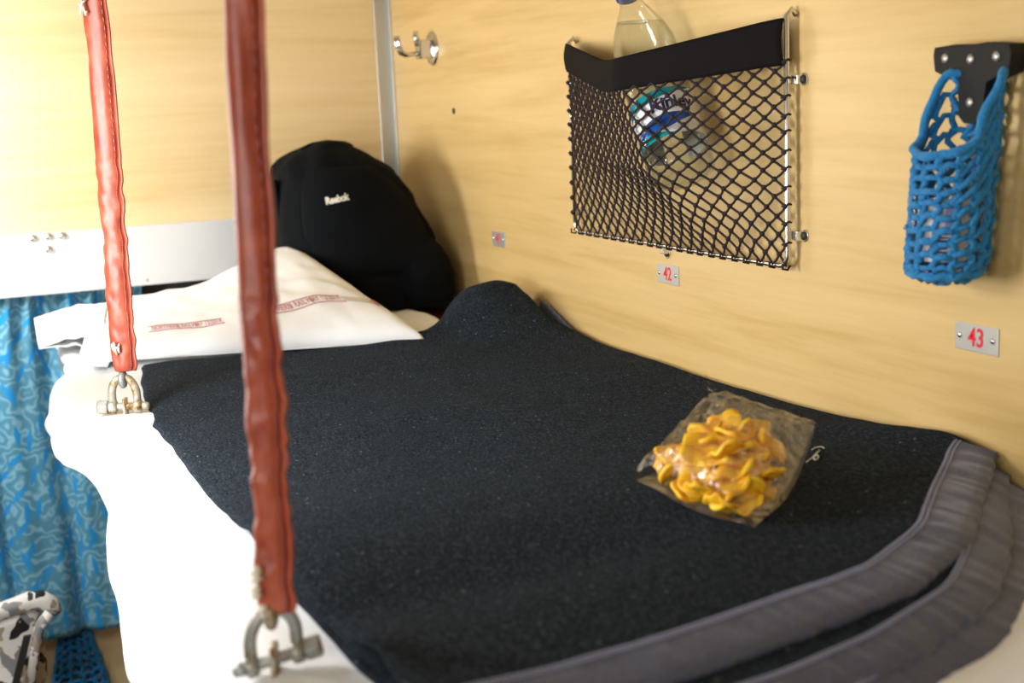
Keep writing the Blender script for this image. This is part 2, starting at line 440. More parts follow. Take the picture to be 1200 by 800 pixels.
# ------------------------------------------------------------------ blanket (three folded thicknesses with grey binding)
blanket = empty('blanket', (-.33, -1.3, ZS + .003), 'folded black wool blanket with grey binding spread over the white sheet', 'blanket')
XL = -.655
LAY = [([-.67, -.60, -.535, -.476, -.377, -.325, -.268, -.18, -.09, -.01], [-1.966, -1.964, -1.960, -1.955, -1.936, -1.924, -1.910, -1.856, -1.772, -1.694]),
       ([-.67, -.6, -.50, -.41, -.325, -.234, -.141, -.07, 0], [-2.022, -2.020, -2.014, -1.998, -1.975, -1.936, -1.856, -1.775, -1.704]),
       ([-.67, -.6, -.455, -.388, -.337, -.24, -.18, -.07, 0], [-2.044, -2.042, -2.034, -2.016, -2.000, -1.960, -1.912, -1.800, -1.727])]
def foot(k, x): return smtable(LAY[k][0], LAY[k][1], x, .012) + .004 * nz(x, k, 0, 14)
TOPZ = [1.528, 1.5165, 1.506]
def bl_z(k, x, y):
    if k == 0:
        z = lerp(1.510, TOPZ[0], sm(-1.35, -1.66, y))
        z -= .006 * sm(-.60, -.665, x) * (1 - sm(-1.7, -1.85, y))
        z += .0045 * nz(x, y, 0, 5.5) + .0015 * nz(x, y, 8, 22)
        # rucked hump in the corner by the wall
        dx = (x + .085) / (.075 if x < -.085 else .10); dy = (y + .690)
        hy = exp(-abs(dy / (.055 if dy > 0 else .115)) ** (3 if dy > 0 else 2)) * (1 - .85 * sm(-.05, -.004, x) * sm(-.62, -.70, y))
        z += .067 * exp(-abs(dx) ** 2.6) * hy * (1 + .10 * nz(x, y, 2, 26))
        z += .012 * exp(-((x + .20) / .10) ** 2) * exp(-((y + .74 - .25 * (x + .2)) / .035) ** 2)
        z += .006 * exp(-((x + .06 + .5 * (y + 1.55)) / .03) ** 2) * sm(-1.35, -1.5, y)
        z -= .007 * clamp(1 - (y - foot(0, x)) / .05) ** 2
        z -= .010 * exp(-((y + 1.76 - .12 * (x + .5)) / .05) ** 2) * sm(-.30, -.45, x)
        return z
    return TOPZ[k] + .002 * nz(x, y, k * 3, 8) - .008 * clamp(1 - (y - foot(k, x)) / .035) ** 2
def head_y(x): return -.700 + .008 * nz(x, 1, 0, 9) + .060 * sm(-.20, -.10, x) + .01 * sm(-.5, -.64, x)
def left_x(y): return table([-2.1, -1.83, -1.577, -1.042, -.85, -.69], [-.632, -.637, -.650, -.656, -.642, -.622], y) + .003 * nz(y, 0, 0, 16)
Y0 = [None, -1.58, -1.58]
for k in range(3):
    def fn(u, v, k=k):
        xg = lerp(-.648, -.004, u)
        ya = head_y(xg) if k == 0 else Y0[k]
        yb = foot(k, xg)
        y = lerp(ya, yb, v)
        x = lerp(left_x(y), -.004 - .006 * (k == 0), u)
        return (x, y, bl_z(k, x, y) - (.004 if u in (0, 1) or v == 1 else 0))
    lay = MB().grid(130 if k == 0 else 70, 260 if k == 0 else 60, fn, flip=True).build('wool_layer', M['wool'], blanket, thick=.006, off=-1)
    # binding: gathered tape folded round the edge
    W = (.036, .025, .022)[k]
    def bn(u, v, k=k):
        x = lerp(-.640, -.008, u); yb = foot(k, x)
        e = .004; dx = foot(k, x + e) - foot(k, x - e)
        nrm = Vector((dx, -2 * e, 0)).normalized()      # outward in the plane
        if nrm.y > 0: nrm = -nrm
        a = lerp(-W, W, v)                               # -W inner top .. 0 edge .. W inner bottom
        pleat = sin(u * 150 + 6 * nz(u * 9, k, 0, 3)) * .0003 + .0016 * nz(u * 30, k + v * 1.2, 0, 1.5)
        d = .0015
        if a < -.004:
            off = a; dz = d + pleat * sm(-W, -W * .5, a)
        elif a < .004:
            off = .003 + .0025 * cos(a / .004 * pi / 2) + pleat * 1.5; dz = lerp(d, -.0065, (a + .004) / .008)
        else:
            off = -a * .6; dz = -.0068
        p = Vector((x, yb, 0)) + nrm * off
        p.x = min(p.x, -.004)
        z = bl_z(k, clamp(p.x, -.65, -.004), p.y if a < 0 else yb) + dz
        return (p.x, p.y, z)
    bd = MB().grid(300, 22, bn, flip=True).build('binding', M['binding'], lay)
    tag(bd, 'grey tape binding the blanket edge')
    st = MB()
    for i in range(230):
        u = (i + .5) / 230
        for vv in (.035, .09):
            a = Vector(bn(u - .0011, vv)); b = Vector(bn(u + .0011, vv)); a.z += .0010; b.z += .0010
            st.tube([a, b], .0009, 4)
    st.build('stitching', M['stitch'], bd)
# grey binding corner showing behind the hump, against the wall
def corner(u, v):
    y = lerp(-.715, -.835, u); x = -.010 - .010 * v
    zt = table([0, .2, 1], [1.545, 1.540, 1.512], u)
    return (x, y, lerp(zt, 1.505, v) + .001 * sin(u * 40))
tag(MB().grid(24, 8, corner).build('binding_corner', M['binding'], blanket, thick=.004), 'grey binding of the rucked far corner')
# painted mark  (a "6" with part of the digit before it)
mk = MB()
def mark(pts, r=.0011):
    q = []
    for (px, py) in pts:
        p = on_z(px, py, 1.529); p.z = bl_z(0, p.x, p.y) + .0012; q.append(p)
    mk.tube(q, r, 5, flat=.5)
mark([(960.5, 524.5), (957, 528), (954, 532), (953, 535.5), (955, 537), (958, 536), (959.5, 533), (958, 531), (954.5, 533)])
mark([(945, 540), (950, 536), (953, 533)], .0008)
mark([(951, 523), (956, 520), (962, 519), (966, 521)], .0006)
mk.build('painted_digit', M['logo_white'], blanket)

# ------------------------------------------------------------------ pillow
pA = on_z(92, 424, 1.515); pB = on_z(497, 398, 1.515); pC = on_y(346, 296, -.27); pD = on_y(112, 362, -.27)
pA.x = max(pA.x, -.71)
def quad(u, v):
    b = pD * (1 - u) + pC * u; b.z = lerp(pD.z, pC.z, sm(.42, 1.0, u))
    return (pA * (1 - u) + pB * u) * (1 - v) + b * v
def prof(t): return max(0.0, 1 - abs(2 * t - 1) ** 3.6)
def pillow_pt(u, v, s):
    uu = max(u, 0.0); p = quad(u, v)
    h = lerp(.026, .044, sm(.1, .8, u)) * sqrt(prof(clamp(uu)) * prof(v)) if uu > 0 else 0
    rim = .004 + .003 * sm(.04, -.1, u) * prof(v)
    w = .004 * nz(u * 4, v * 4, s, 2.2) + .003 * nz(u * 10, v * 8, s, 1.6)
    pin = .008 * (sin(pi * clamp(v)) * (1 if u > .5 else 0) * sm(.7, 1, u))
    p = p + Vector((-pin, 0, 0))
    p.z += s * (h + rim * (0 if v in (0, 1) else 1)) + w * (.3 + h * 14) 
    if u < 0:
        p.z -= u * u * 1.0
    p.z = max(p.z, 1.512 if p.x > -.66 else 1.44)
    return p
UL = 0.0
def ptop(u, v): return pillow_pt(lerp(UL, 1, u), v, 1)
def pbot(u, v): return pillow_pt(lerp(UL, 1, u), v, -1)
mb = MB().grid(90, 60, ptop); mb.grid(90, 60, pbot, flip=True)
pillow = mb.build('pillow', M['white_cloth'], thick=.0016)
tag(pillow, 'white pillow with a woven red text stripe at the head of the berth', 'pillow')
# open end of the case hanging past the edge of the berth
T1 = on_y(40, 373, -.30); T2 = on_y(46, 409, -.40)
def flap(u, v, s):
    base = pillow_pt(.07, lerp(.22, .97, v), s) - Vector((0, 0, .003 * s)); tip = T2.lerp(T1, v)
    p = base.lerp(tip, u)
    p.z += (.011 * s * sin(pi * v) * (.35 + .65 * u)) + .006 * sin(pi * u) + .004 * nz(u * 3, v * 3, s, 2)
    return p
mb = MB().grid(24, 24, lambda u, v: flap(u, v, 1)); mb.grid(24, 24, lambda u, v: flap(u, v, -1), flip=True)
mb.build('open_hem', M['white_cloth'], pillow, thick=.0016)
# woven stripe with lettering across the pillow case, following the cloth
def stripe_v(u): return .17 + .05 * sm(.45, .85, u) - .02 * sm(.0, .3, u)
sl = MB()
for dv in (-.030, .030):
    for (a, b) in ((.21, .44), (.55, .84)):
        sl.tube([pillow_pt(lerp(a, b, i / 30), stripe_v(lerp(a, b, i / 30)) + dv, 1) + Vector((0, 0, .0018)) for i in range(31)], .0007, 5)
sl.build('woven_stripe', M['pink_thread'], pillow)
s2 = MB(); s2.grid(60, 3, lambda u, v: pillow_pt(lerp(.84, .945, u), stripe_v(lerp(.84, .945, u)) + lerp(-.022, .022, v), 1) + Vector((0, 0, .0016)))
s2.build('plain_stripe', M['pale_thread'], pillow)
for (a, b) in ((.22, .435), (.56, .83)):
    lt = MB()
    vs, fs = text_geo('NORTHERN RAILWAY 12/2014', 1.0, 1.05, .012)
    x0 = min(v.x for v in vs); x1 = max(v.x for v in vs)
    pts = []
    for v in vs:
        u = lerp(a, b, (v.x - x0) / (x1 - x0)); pts.append(pillow_pt(u, stripe_v(u) + v.y * .058, 1) + Vector((0, 0, .0022)))
    lt.add(pts, fs)
    for (c, d) in ((.62, .645), (.36, .372)):   # solid woven blocks between the words
        lt.grid(4, 3, lambda u, v: pillow_pt(lerp(a, b, lerp(c, d, u)), stripe_v(lerp(a, b, c)) + lerp(-.02, .02, v), 1) + Vector((0, 0, .0022)))
    lt.build('lettering', M['pink_thread'], pillow, smooth=False)

lt = MB()
lt.grid(6, 3, lambda u, v: pillow_pt(lerp(.945, .975, u), stripe_v(.95) + lerp(-.03, .03, v) * 1.0 + .03 * u, 1) + Vector((0, 0, .002)))
lt.build('woven_block', M['pink_thread'], pillow)

# ------------------------------------------------------------------ backpack
pack = empty('backpack', (-.165, -.25, ZS + .006), 'black backpack leaning in the corner behind the white pillow', 'backpack')
PB = 1.505
ZZ = [1.50, 1.55, 1.60, 1.65, 1.70, 1.74, 1.765, 1.782, 1.793]
LX = [-.27, -.292, -.312, -.318, -.313, -.302, -.283, -.255, -.215]
RX = [-.022, -.020, -.024, -.040, -.064, -.092, -.118, -.145, -.185]
DF = [-.40, -.40, -.385, -.365, -.345, -.325, -.300, -.275, -.245]
DB = [-.09, -.08, -.07, -.06, -.06, -.07, -.09, -.12, -.18]
def pack_pt(th, z):
    l = smtable(ZZ, LX, z, .008); r = smtable(ZZ, RX, z, .008); f = smtable(ZZ, DF, z, .008); b = smtable(ZZ, DB, z, .008)
    c, s = cos(th), sin(th); e = 2 / 2.7
    x = (l + r) / 2 + (r - l) / 2 * math.copysign(abs(c) ** e, c)
    y = (f + b) / 2 + (b - f) / 2 * math.copysign(abs(s) ** e, s)
    return Vector((x, y, z))
def pack_fn(u, v):
    z = lerp(1.502, 1.793, v); th = 2 * pi * u
    p = pack_pt(th, z); c = Vector((-.165, -.22, p.z))
    if v > .93: p = c.lerp(p, 1.0)
    d = (p - c).normalized()
    k = .010 * nz(p.x, p.y, p.z, 9) + .009 * nz(p.x * 1.5, p.y, p.z * .7, 20) + .0022 * nz(p.x, p.y, p.z, 50)
    return p + d * k
mb = MB(); mb.grid(80, 70, pack_fn, closeu=True)
top = [pack_fn(i / 80, 1.0) for i in range(80)]; cen = sum(top, Vector()) / 80
n0 = len(mb.v) - 80
mb.v.append(tuple(cen + Vector((0, 0, .004)))); 
for i in range(80): mb.f.append((n0 + i, n0 + (i + 1) % 80, len(mb.v) - 1))
mb.f.append(tuple(range(80))[::-1])
mb.build('body', M['bag_black'], pack)
# front lid panel with piping
def lid(u, v):
    x = lerp(-.285, -.085, u); z = lerp(1.565, 1.752, v)
    l = smtable(ZZ, LX, z, .008) + .030; r = smtable(ZZ, RX, z, .008) - .030
    x = lerp(l, r, u); f = smtable(ZZ, DF, z, .008)
    e = (1 - abs(2 * u - 1) ** 3) * (1 - abs(2 * v - 1) ** 3)
    return Vector((x, f + .034 * abs(2 * u - 1) ** 3.0 - .022 * e ** .6 + .006 * nz(x, z, 0, 16), z))
mb = MB().grid(36, 30, lid)
pp = [lid(i / 30, 0) for i in range(31)] + [lid(1, i / 24) for i in range(1, 25)] + [lid(1 - i / 30, 1) for i in range(1, 31)] + [lid(0, 1 - i / 24) for i in range(1, 24)]
fp = mb.build('front_pocket', M['bag_black'], pack, thick=.003)
MB().tube(pp, .0035, 6, closed=True).build('piping', M['bag_black'], fp)
# side pouch low on the right, by the wall
def pouch(u, v):
    th = 2 * pi * u; z = lerp(1.505, 1.625, v); w = sqrt(max(0.0, 1 - (max(0, v - .35) / .66) ** 2))
    r = .074 * w
    return Vector((-.088 + r * .92 * cos(th), -.335 + r * 1.15 * sin(th), z)) + Vector((1, 1, 0)) * (.005 * nz(cos(th) * 2, sin(th) * 2, v * 4, 1.7))
MB().grid(40, 24, pouch, closeu=True).build('side_pouch', M['bag_black'], pack)
MB().tube([(-.20 + .045 * cos(a), -.215, 1.778 + .012 * sin(a)) for a in [pi * i / 12 for i in range(13)]], .006, 8, flat=.5).build('carry_handle', M['bag_black'], pack)
MB().tube([(-.309 + .001 * i, -.235 - .006 * i, 1.73 - .024 * i + .0) for i in range(8)], .006, 8, flat=2.2).build('shoulder_strap', M['bag_black'], pack)
vs, fs = text_geo('Reebok', .0165, .95, .0007)
lg = MB(); rt = Vector((.985, -.10, .16)).normalized()
pc = on_y(399, 234, -.385)
upv = Vector((0, .25, .97)); pts = []
for v in vs:
    q = pc + rt * v.x * .80 + upv * v.y
    # lay each point on the pocket front
    zc = clamp((q.z - 1.565) / .187); l_ = smtable(ZZ, LX, q.z, .008) + .03; r_ = smtable(ZZ, RX, q.z, .008) - .03
    s_ = lid(clamp((q.x - l_) / (r_ - l_)), zc); pts.append(Vector((q.x, s_.y - .0035, q.z)))
lg.add(pts, fs)
lo = lg.build('printed_logo', M['logo_white'], fp, smooth=False, thick=.0008); tag(lo, 'small off-white printed logo')

# black bundle glimpsed through the gap under the rail
p = on_y(262, 336, .11)
def bundle(u, v):
    th = 2 * pi * u; ph = pi * (v - .5)
    return (p.x + .055 * cos(ph) * cos(th) + .0 , .15 + .05 * cos(ph) * sin(th) * .8, 1.468 + .068 * sin(ph) + .002 * nz(u * 5, v * 5, 0, 2))
o = MB().grid(24, 16, bundle, closeu=True).build('bundle', M['bag_black']); tag(o, 'rounded black bundle in the gap under the aluminium rail', 'bundle')

# ------------------------------------------------------------------ hanging straps and shackles
def strap(name, pts, w, d, seed, label, seam_side, knots):
    """pts: 3D centre line from bottom to top"""
    root = empty(name, pts[0], label, 'strap', 'leather covered chains holding up the berth')
    n = 200; view = Vector((.92, -.39, 0)); nrm = Vector((.39, .92, 0))
    def cpt(t): return Vector(pts[0]).lerp(Vector(pts[1]), clamp(t * 2)) if t < .5 else Vector(pts[1]).lerp(Vector(pts[2]), clamp(t * 2 - 1))
    L = (Vector(pts[2]) - Vector(pts[0])).length
    def fn(u, v):
        th = 2 * pi * u; s = v * L
        c = cpt(v) + view * (.0022 * nz(s, seed, 0, 16)) + nrm * (.002 * nz(s, seed + 3, 0, 12))
        ww = w / 2 * (1 + .07 * nz(s, seed, 5, 26)); dd = d / 2 * (1 + .10 * nz(s, seed, 9, 22))
        cr = nz(cos(th) * 1.2, s * 22 + .5 * sin(th * 1.0 + seed), seed, 1.3)
        k = 1 + .13 * max(0, cr) ** 1.0 - .30 * max(0, -cr - .12) + .05 * nz(cos(th) * 3, sin(th) * 3, s * 55, 1)
        if v < .012: k *= lerp(.80, 1, v / .012)
        e = .8
        return c + view * (ww * k * math.copysign(abs(cos(th)) ** e, cos(th))) + nrm * (dd * k * math.copysign(abs(sin(th)) ** e, sin(th)))
    mb = MB().grid(28, n, fn, closeu=True); mb.f.append(tuple(range(28))[::-1])
    lea = mb.build('leather_cover', M['leather'], root)
    # stitched seam flange
    su = .90 if seam_side > 0 else .60
    def fl(u, v):
        p = fn(su - .03 + .0 * u, v); q = fn(su + .06, v)
        dirv = (view * seam_side * .9 - nrm * .25).normalized()
        base = fn(.985 if seam_side > 0 else .515, v)
        return base - nrm * .001 + dirv * (u * .0042 * (1 + .5 * nz(v * L, seed, 2, 30))) - nrm * .0015 * u
    MB().grid(2, n, fl).build('seam', M['leather'], lea, thick=.0022)
    stc = MB()
    for i in range(int(L / .006)):
        v0 = i * .006 / L; a = fn(su, v0); b = fn(su, min(1, v0 + .0032 / L)); dv = -nrm * .0006
        stc.tube([a + dv, b + dv], .0005, 4)
    so = stc.build('stitch_line', M['pink_thread'] if seam_side > 0 else M['leather'], lea)
    # steel rod with eye below the sleeve
    b = Vector(pts[0])
    return root, lea, fn, view, nrm
# left strap
tl = [on_y(145, 434, -.956), on_y(125, 180, -.956), None]; tl[2] = Vector((tl[1].x + .012, -.956, 2.69))
rootL, leaL, fnL, vw, nr = strap('hanging_strap', tl, .0265, .017, 2.3, 'red leather covered strap ending at the shackle beside the pillow', 1, True)
tr = [on_y(321, 716, -1.781), on_y(300, 340, -1.781), None]; tr[2] = Vector((tr[1].x + .022, -1.781, 2.69))
rootR, leaR, fnR, _, _ = strap('hanging_strap', tr, .0205, .018, 7.1, 'red leather covered strap nearest the camera, ending over the blanket edge', 1, True)
def eye_rod(root, top, bot, r, mat):
    """bar coming out of the sleeve and bent into an eye round the shackle bow"""
    top = Vector(top); bot = Vector(bot); er = .0075
    pts_ = [top + Vector((0, 0, .03)), top, bot + Vector((0, 0, er * 2.2))]
    for i in range(17):
        a = pi / 2 + 2 * pi * i / 16
        pts_.append(bot + Vector((.35 * er * cos(a), .95 * er * cos(a), er * sin(a))) * 1.0)
    MB().tube(pts_, r, 8).build('eye_rod', mat, root)
def shackle(name, P, pin, h, w, rod, nut_side, mat, label):
    """P centre of pin; bow arches up"""
    root = empty(name, P, label, 'shackle', 'shackles joining straps to the berth'); P = Vector(P)
    pin = Vector(pin).normalized(); up = Vector((0, 0, 1)); side = pin.cross(up).normalized()
    path = []
    for i in range(25):
        a = pi * i / 24
        path.append(P + pin * (-(w / 2) * (cos(a)) * (1 + .06 * sin(a))) + up * (h * (.35 + .65 * sin(a)) if 0 < i < 24 else h * .35))
    path = [P + pin * (-w / 2)] + path + [P + pin * (w / 2)]
    MB().tube(path, rod / 2, 12).build('bow', mat, root)
    for s in (-1, 1):      # flattened eyes the pin passes through
        MB().lathe([(rod * .62, -rod * .52), (rod * .86, -rod * .36), (rod * .86, rod * .36), (rod * .62, rod * .52)], P + pin * (s * w / 2), pin, 16).build('pin_eye', mat, root)
    pb = MB().lathe([(rod * .46, -w / 2 - rod * .9), (rod * .46, w / 2 + rod * .9)], P, pin, 12).build('pin', mat, root)
    e = P + pin * (nut_side * (w / 2 + rod * .55))
    MB().lathe([(rod * .84, 0), (rod * .94, rod * .12), (rod * .94, rod * 1.15), (rod * .80, rod * 1.3)], e, pin * nut_side, 6).build('bolt_head', mat, root, smooth=False, bevel=.0006)
    MB().lathe([(rod * .5, 0), (rod * .56, rod * .3), (rod * .45, rod * .8), (rod * .2, rod * .95)], P - pin * (nut_side * (w / 2 + rod * .5)), -pin * nut_side, 12).build('pin_end', mat, root)
    return root
shackle('shackle', SHL, (.93, -.36, -.02), .036, .030, .0100, -1, M['rusty'], 'rusty shackle below the left strap, beside the pillow corner')
shackle('shackle', SHR, (.93, -.20, .20), .034, .031, .0088, 1, M['galvanised'], 'grey and rusty shackle below the nearest strap, at the blanket edge')
eye_rod(rootL, (tl[0].x, tl[0].y, tl[0].z), SHL + Vector((0, 0, .034)), .0042, M['galvanised'])
eye_rod(rootR, (tr[0].x, tr[0].y, tr[0].z), SHR + Vector((0, 0, .032)), .0042, M['rusty'])
# thread knots
def knot(root, px, py, Y, s):
    c = on_y(px, py, Y) - nr * .0105; mb = MB(); rnd = random.Random(px)
    for i in range(5):
        a = c + Vector((rnd.uniform(-.5, .5), -.2 * rnd.random(), rnd.uniform(-1, 1))) * s
        b = c + Vector((rnd.uniform(-.5, .5), -.2 * rnd.random(), rnd.uniform(-1, 1))) * s
        mb.tube([a, (a + b) / 2 - nr * .002, b], .0013, 6)
    mb.build('lacing_thread', M['thread'], root)
knot(rootL, 139, 407, -.956, .009); knot(rootL, 100, 10, -.956, .010); knot(rootR, 303, 665, -1.781, .007); knot(rootR, 303, 685, -1.781, .006); knot(rootR, 311, 708, -1.781, .004)

# ------------------------------------------------------------------ luggage net
NYL, NYR, NZB, NZT = -.858, -1.390, 1.664, 1.937
net = empty('luggage_net', (0, -1.1, NZB), 'black luggage net pocket on a steel frame on the long wall', 'net')
rw = .0032; xo = -.014
path = []
def arc(cy, cz, a0, a1, r, n=6): return [(xo, cy + r * cos(lerp(a0, a1, i / n)), cz + r * sin(lerp(a0, a1, i / n))) for i in range(n + 1)]
rr = .014
path += [(-.001, NYL, NZT - .006), (xo * .5, NYL, NZT), (xo, NYL, NZT - .006)]
path += [(xo, NYL, NZB + rr)] + [(xo, NYL - rr + rr * cos(a), NZB + rr - rr * sin(a)) for a in [pi / 2 * i / 6 for i in range(7)]]
path += [(xo, NYR + rr - rr * sin(a), NZB + rr - rr * cos(a)) for a in [pi / 2 * i / 6 for i in range(7)]]
path += [(xo, NYR, NZT - .006), (xo * .5, NYR, NZT), (-.001, NYR, NZT - .006)]
MB().tube(path, rw, 10).build('wire_frame', M['steel'], net)
for (y, z, dy, dz) in ((NYR - .013, 1.864, 1, 0), (NYR - .013, 1.698, 1, 0), (-1.103, NZB - .012, 0, 1), (NYL + .012, 1.866, -1, 0), (NYL + .012, 1.690, -1, 0)):
    mb = MB()
    e1 = (0, y, z); L_ = .012
    tb = [(-.002, y + .0085 * cos(a), z + .0085 * sin(a)) for a in [2 * pi * i / 16 for i in range(16)]]
    mb.lathe([(.0068, 0), (.0068, .002)], (0, y, z), (-1, 0, 0), 16)
    mb.box((-.010, min(y, y + dy * L_) - .005 * abs(dz), min(z, z + dz * L_) - .005 * abs(dy)), (-.001, max(y, y + dy * L_) + .005 * abs(dz), max(z, z + dz * L_) + .005 * abs(dy)))
    t_ = mb.build('mounting_tab', M['steel'], net, bevel=.0008, smooth=False)
    MB().lathe([(.0048, 0), (.0044, .002), (.0015, .0032)], (-.002, y, z), (-1, 0, 0), 10).build('screw', M['dark'], t_)

# bottle axis (lower end, direction)
B0 = Vector((-.054, -1.240, 1.757)); B1 = Vector((-.047, -1.098, 1.982)); BAX = (B1 - B0).normalized(); BR = .0405
def hull(z):
    """outline of the stretched net seen from above at height z: list of (y, offset) from left to right"""
    zb = B0.z + .012
    zc = max(z, zb); t = (zc - B0.z) / BAX.z; c = B0 + BAX * t
    full = 1.0 if z >= zb else clamp((z - NZB) / (zb - NZB)) ** 1.15
    pts = [(NYL, .016)]
    r = BR + .0045
    circ = [(c.y + r * 1.05 * cos(a), -c.x + r * sin(a)) for a in [pi * i / 40 for i in range(41)]]
    circ = [(y, o) for (y, o) in circ if o > .017]
    pts += circ + [(NYR, .016)]
    # upper convex hull, walking y downwards
    pts = sorted(pts, key=lambda q: -q[0]); h = []
    for q in pts:
        while len(h) >= 2 and (h[-1][0] - h[-2][0]) * (q[1] - h[-2][1]) - (h[-1][1] - h[-2][1]) * (q[0] - h[-2][0]) <= 0: h.pop()
        h.append(q)
    return [(y, lerp(.016, o, full)) for (y, o) in h]
def walk(h, u):
    """arclength parameter along the hull"""
    ln = [0]
    for i in range(1, len(h)): ln.append(ln[-1] + math.hypot(h[i][0] - h[i - 1][0], h[i][1] - h[i - 1][1]))
    s = u * ln[-1]
    for i in range(1, len(h)):
        if s <= ln[i] + 1e-9:
            t = (s - ln[i - 1]) / (ln[i] - ln[i - 1] or 1); return lerp(h[i - 1][0], h[i][0], t), lerp(h[i - 1][1], h[i][1], t)
    return h[-1]
def band_top(u): return smtable([0, .05, .45, .55, 1], [1.931, 1.926, 1.898, 1.897, 1.929], u, .03)
def band_bot(u): return smtable([0, .05, .42, .55, 1], [1.892, 1.888, 1.861, 1.860, 1.880], u, .03)
def band(u, v):
    z = lerp(band_bot(u), band_top(u), v); y, o = walk(hull(1.88), u)
    return (-o - .002 - .0035 * sin(v * pi), y, z)
MB().grid(90, 10, band, flip=True).build('elastic_band', M['black_elastic'], net, thick=.003)
NC, NRW = 21, 11
def npt(i, j):
    """knot (half-column i of 2*NC, half-row j of 2*NRW)"""
    u = clamp(i / (2 * NC)); v = clamp(j / (2 * NRW))
    uu = clamp(u + .006 * nz(i * .7, j * .7, 3, 1) * (0 if i in (0, 2 * NC) else 1))
    z = lerp(NZB + .001, band_bot(u) + .003, v ** .93) + .002 * nz(i * .6, j * .6, 9, 1) * (1 if 0 < j < 2 * NRW else 0)
    y, o = walk(hull(z), uu)
    return Vector((-o - .0005, y, z))
nm = MB()
for j in range(2 * NRW + 1):
    for i in range(2 * NC + 1):
        if (i + j) % 2: continue
        a = npt(i, j)
        for di in (-1, 1):
            if j < 2 * NRW and 0 <= i + di <= 2 * NC:
                b = npt(i + di, j + 1); md = (a + b) / 2 + Vector((.0008, 0, -.0006))
                nm.tube([a, md, b], .00150, 5, cap=False)
        if 0 < i < 2 * NC and 0 < j < 2 * NRW:
            nm.ball(a, .0036, 6, 4, (1, 1.0, .9))
        elif i in (0, 2 * NC) and j > 0:   # lashed round the side wires
            s = 1 if i == 0 else -1
            nm.tube([a + Vector((-.002, -s * .004, 0)), a + Vector((-.003, s * .002, .001)), a + Vector((.001, s * .006, .003)), a + Vector((.005, s * .003, .002))], .0013, 5)
            nm.ball(a + Vector((-.001, 0, 0)), .0030, 6, 4)
        elif j == 0:
            nm.tube([a + Vector((-.004, 0, .003)), a + Vector((-.0045, 0, -.003)), a + Vector((.002, 0, -.0045)), a + Vector((.005, 0, 0))], .0014, 5)
nm.build('netting', M['net_cord'], net)

# water bottle leaning in the net
bot = empty('water_bottle', B0, 'clear water bottle with teal and blue label leaning in the black net', 'bottle')
prof_b = [(.012, .004), (.030, .0), (.037, .004), (.0395, .012), (.0395, .03), (.0375, .036), (.0395, .042), (.0395, .060), (.0385, .064), (.0385, .128), (.0395, .132), (.0398, .160), (.0385, .185), (.033, .205), (.024, .225), (.0165, .240), (.0138, .248), (.0138, .256), (.0155, .258), (.0155, .261), (.0135, .262), (.0135, .275)]
def ribs(r, h, th): return r + (.0012 * sin(th * 9) if h < .06 and r > .03 else 0)
MB().lathe(prof_b, B0, BAX, 40, fn=ribs).build('bottle_body', M['bottle_plastic'], bot)
MB().lathe([(.0165, .257), (.0165, .272), (.0155, .276), (.012, .277)], B0, BAX, 24).build('cap', M['cap_blue'], bot)
# water: level cut is horizontal although the bottle leans
LEVEL = 1.943
ax = BAX; a_ = ax.orthogonal().normalized(); b_ = ax.cross(a_)
wm = MB(); rows = 40; seg = 36; vs = []
prof_w = [(r - .0016, h + .001) for (r, h) in prof_b if h < .245]
def wr(h):
    return table([q[1] for q in prof_w[1:]], [q[0] for q in prof_w[1:]], h)
for i in range(rows + 1):
    for k in range(seg):
        th = 2 * pi * k / seg; d = a_ * cos(th) + b_ * sin(th)
        h = lerp(.002, .24, i / rows)
        for _ in range(6):
            r = wr(h)
            if (B0 + ax * h + d * r).z > LEVEL: h = (LEVEL - (B0 + d * r).z) / ax.z
            else: break
        p = B0 + ax * h + d * wr(h)
        if p.z > LEVEL: p.z = LEVEL
        vs.append(p)
fs = []
for i in range(rows):
    for k in range(seg):
        l = (k + 1) % seg; fs.append((i * seg + k, i * seg + l, (i + 1) * seg + l, (i + 1) * seg + k))
fs.append(tuple(range(seg))[::-1]); fs.append(tuple(rows * seg + k for k in range(seg)))
wm.add(vs, fs).build('water', M['water'], bot)
# label: wrap with coloured swooshes.  angle measured so that 0 faces the camera
to_cam = (CAM - B0); to_cam = (to_cam - ax * to_cam.dot(ax)).normalized(); sd = ax.cross(to_cam)     # sd = towards the right in the picture
def wrap(s, h, r=.0393):
    """s metres to the right round the bottle, h along the axis from the base"""
    th = s / r; return B0 + ax * h + (to_cam * cos(th) + sd * sin(th)) * r
hf = .1215
lab = MB().grid(60, 6, lambda u, v: wrap(lerp(-.11, .11, u), lerp(.040, .101, v)), flip=False).build('label', M['label_white'], bot)
def lab_patch(name, mat, fn2, r):
    MB().grid(40, 8, lambda u, v: wrap(*fn2(u, v), r)).build(name, mat, lab)
lab_patch('teal_sweep', M['label_teal'], lambda u, v: (lerp(-.060, .040, u), lerp(.101 - .017 * (1 - u) ** .7 * 1.0 - .001, .101, v)), .0396)
lab_patch('blue_sweep', M['label_blue'], lambda u, v: (lerp(-.055, .034, u), .066 - .010 * (u - .55) ** 2 + lerp(-.013 * sin(pi * u ** 1.1) - .002, .004 * sin(pi * u), v) - .010 * (1 - u) ** 2), .0396)
lab_patch('teal_foot', M['label_teal'], lambda u, v: (lerp(-.055, .010, u), lerp(.040, .040 + .013 * (1 - u ** 2), v)), .0397)
vs, fs = text_geo('Kinley', .022, .98, .0006)
tl_ = MB(); tl_.add([wrap(v.x + .012, .0805 + v.y, .0400) for v in vs], fs); tl_.build('brand_lettering', M['label_navy'], lab, smooth=False)

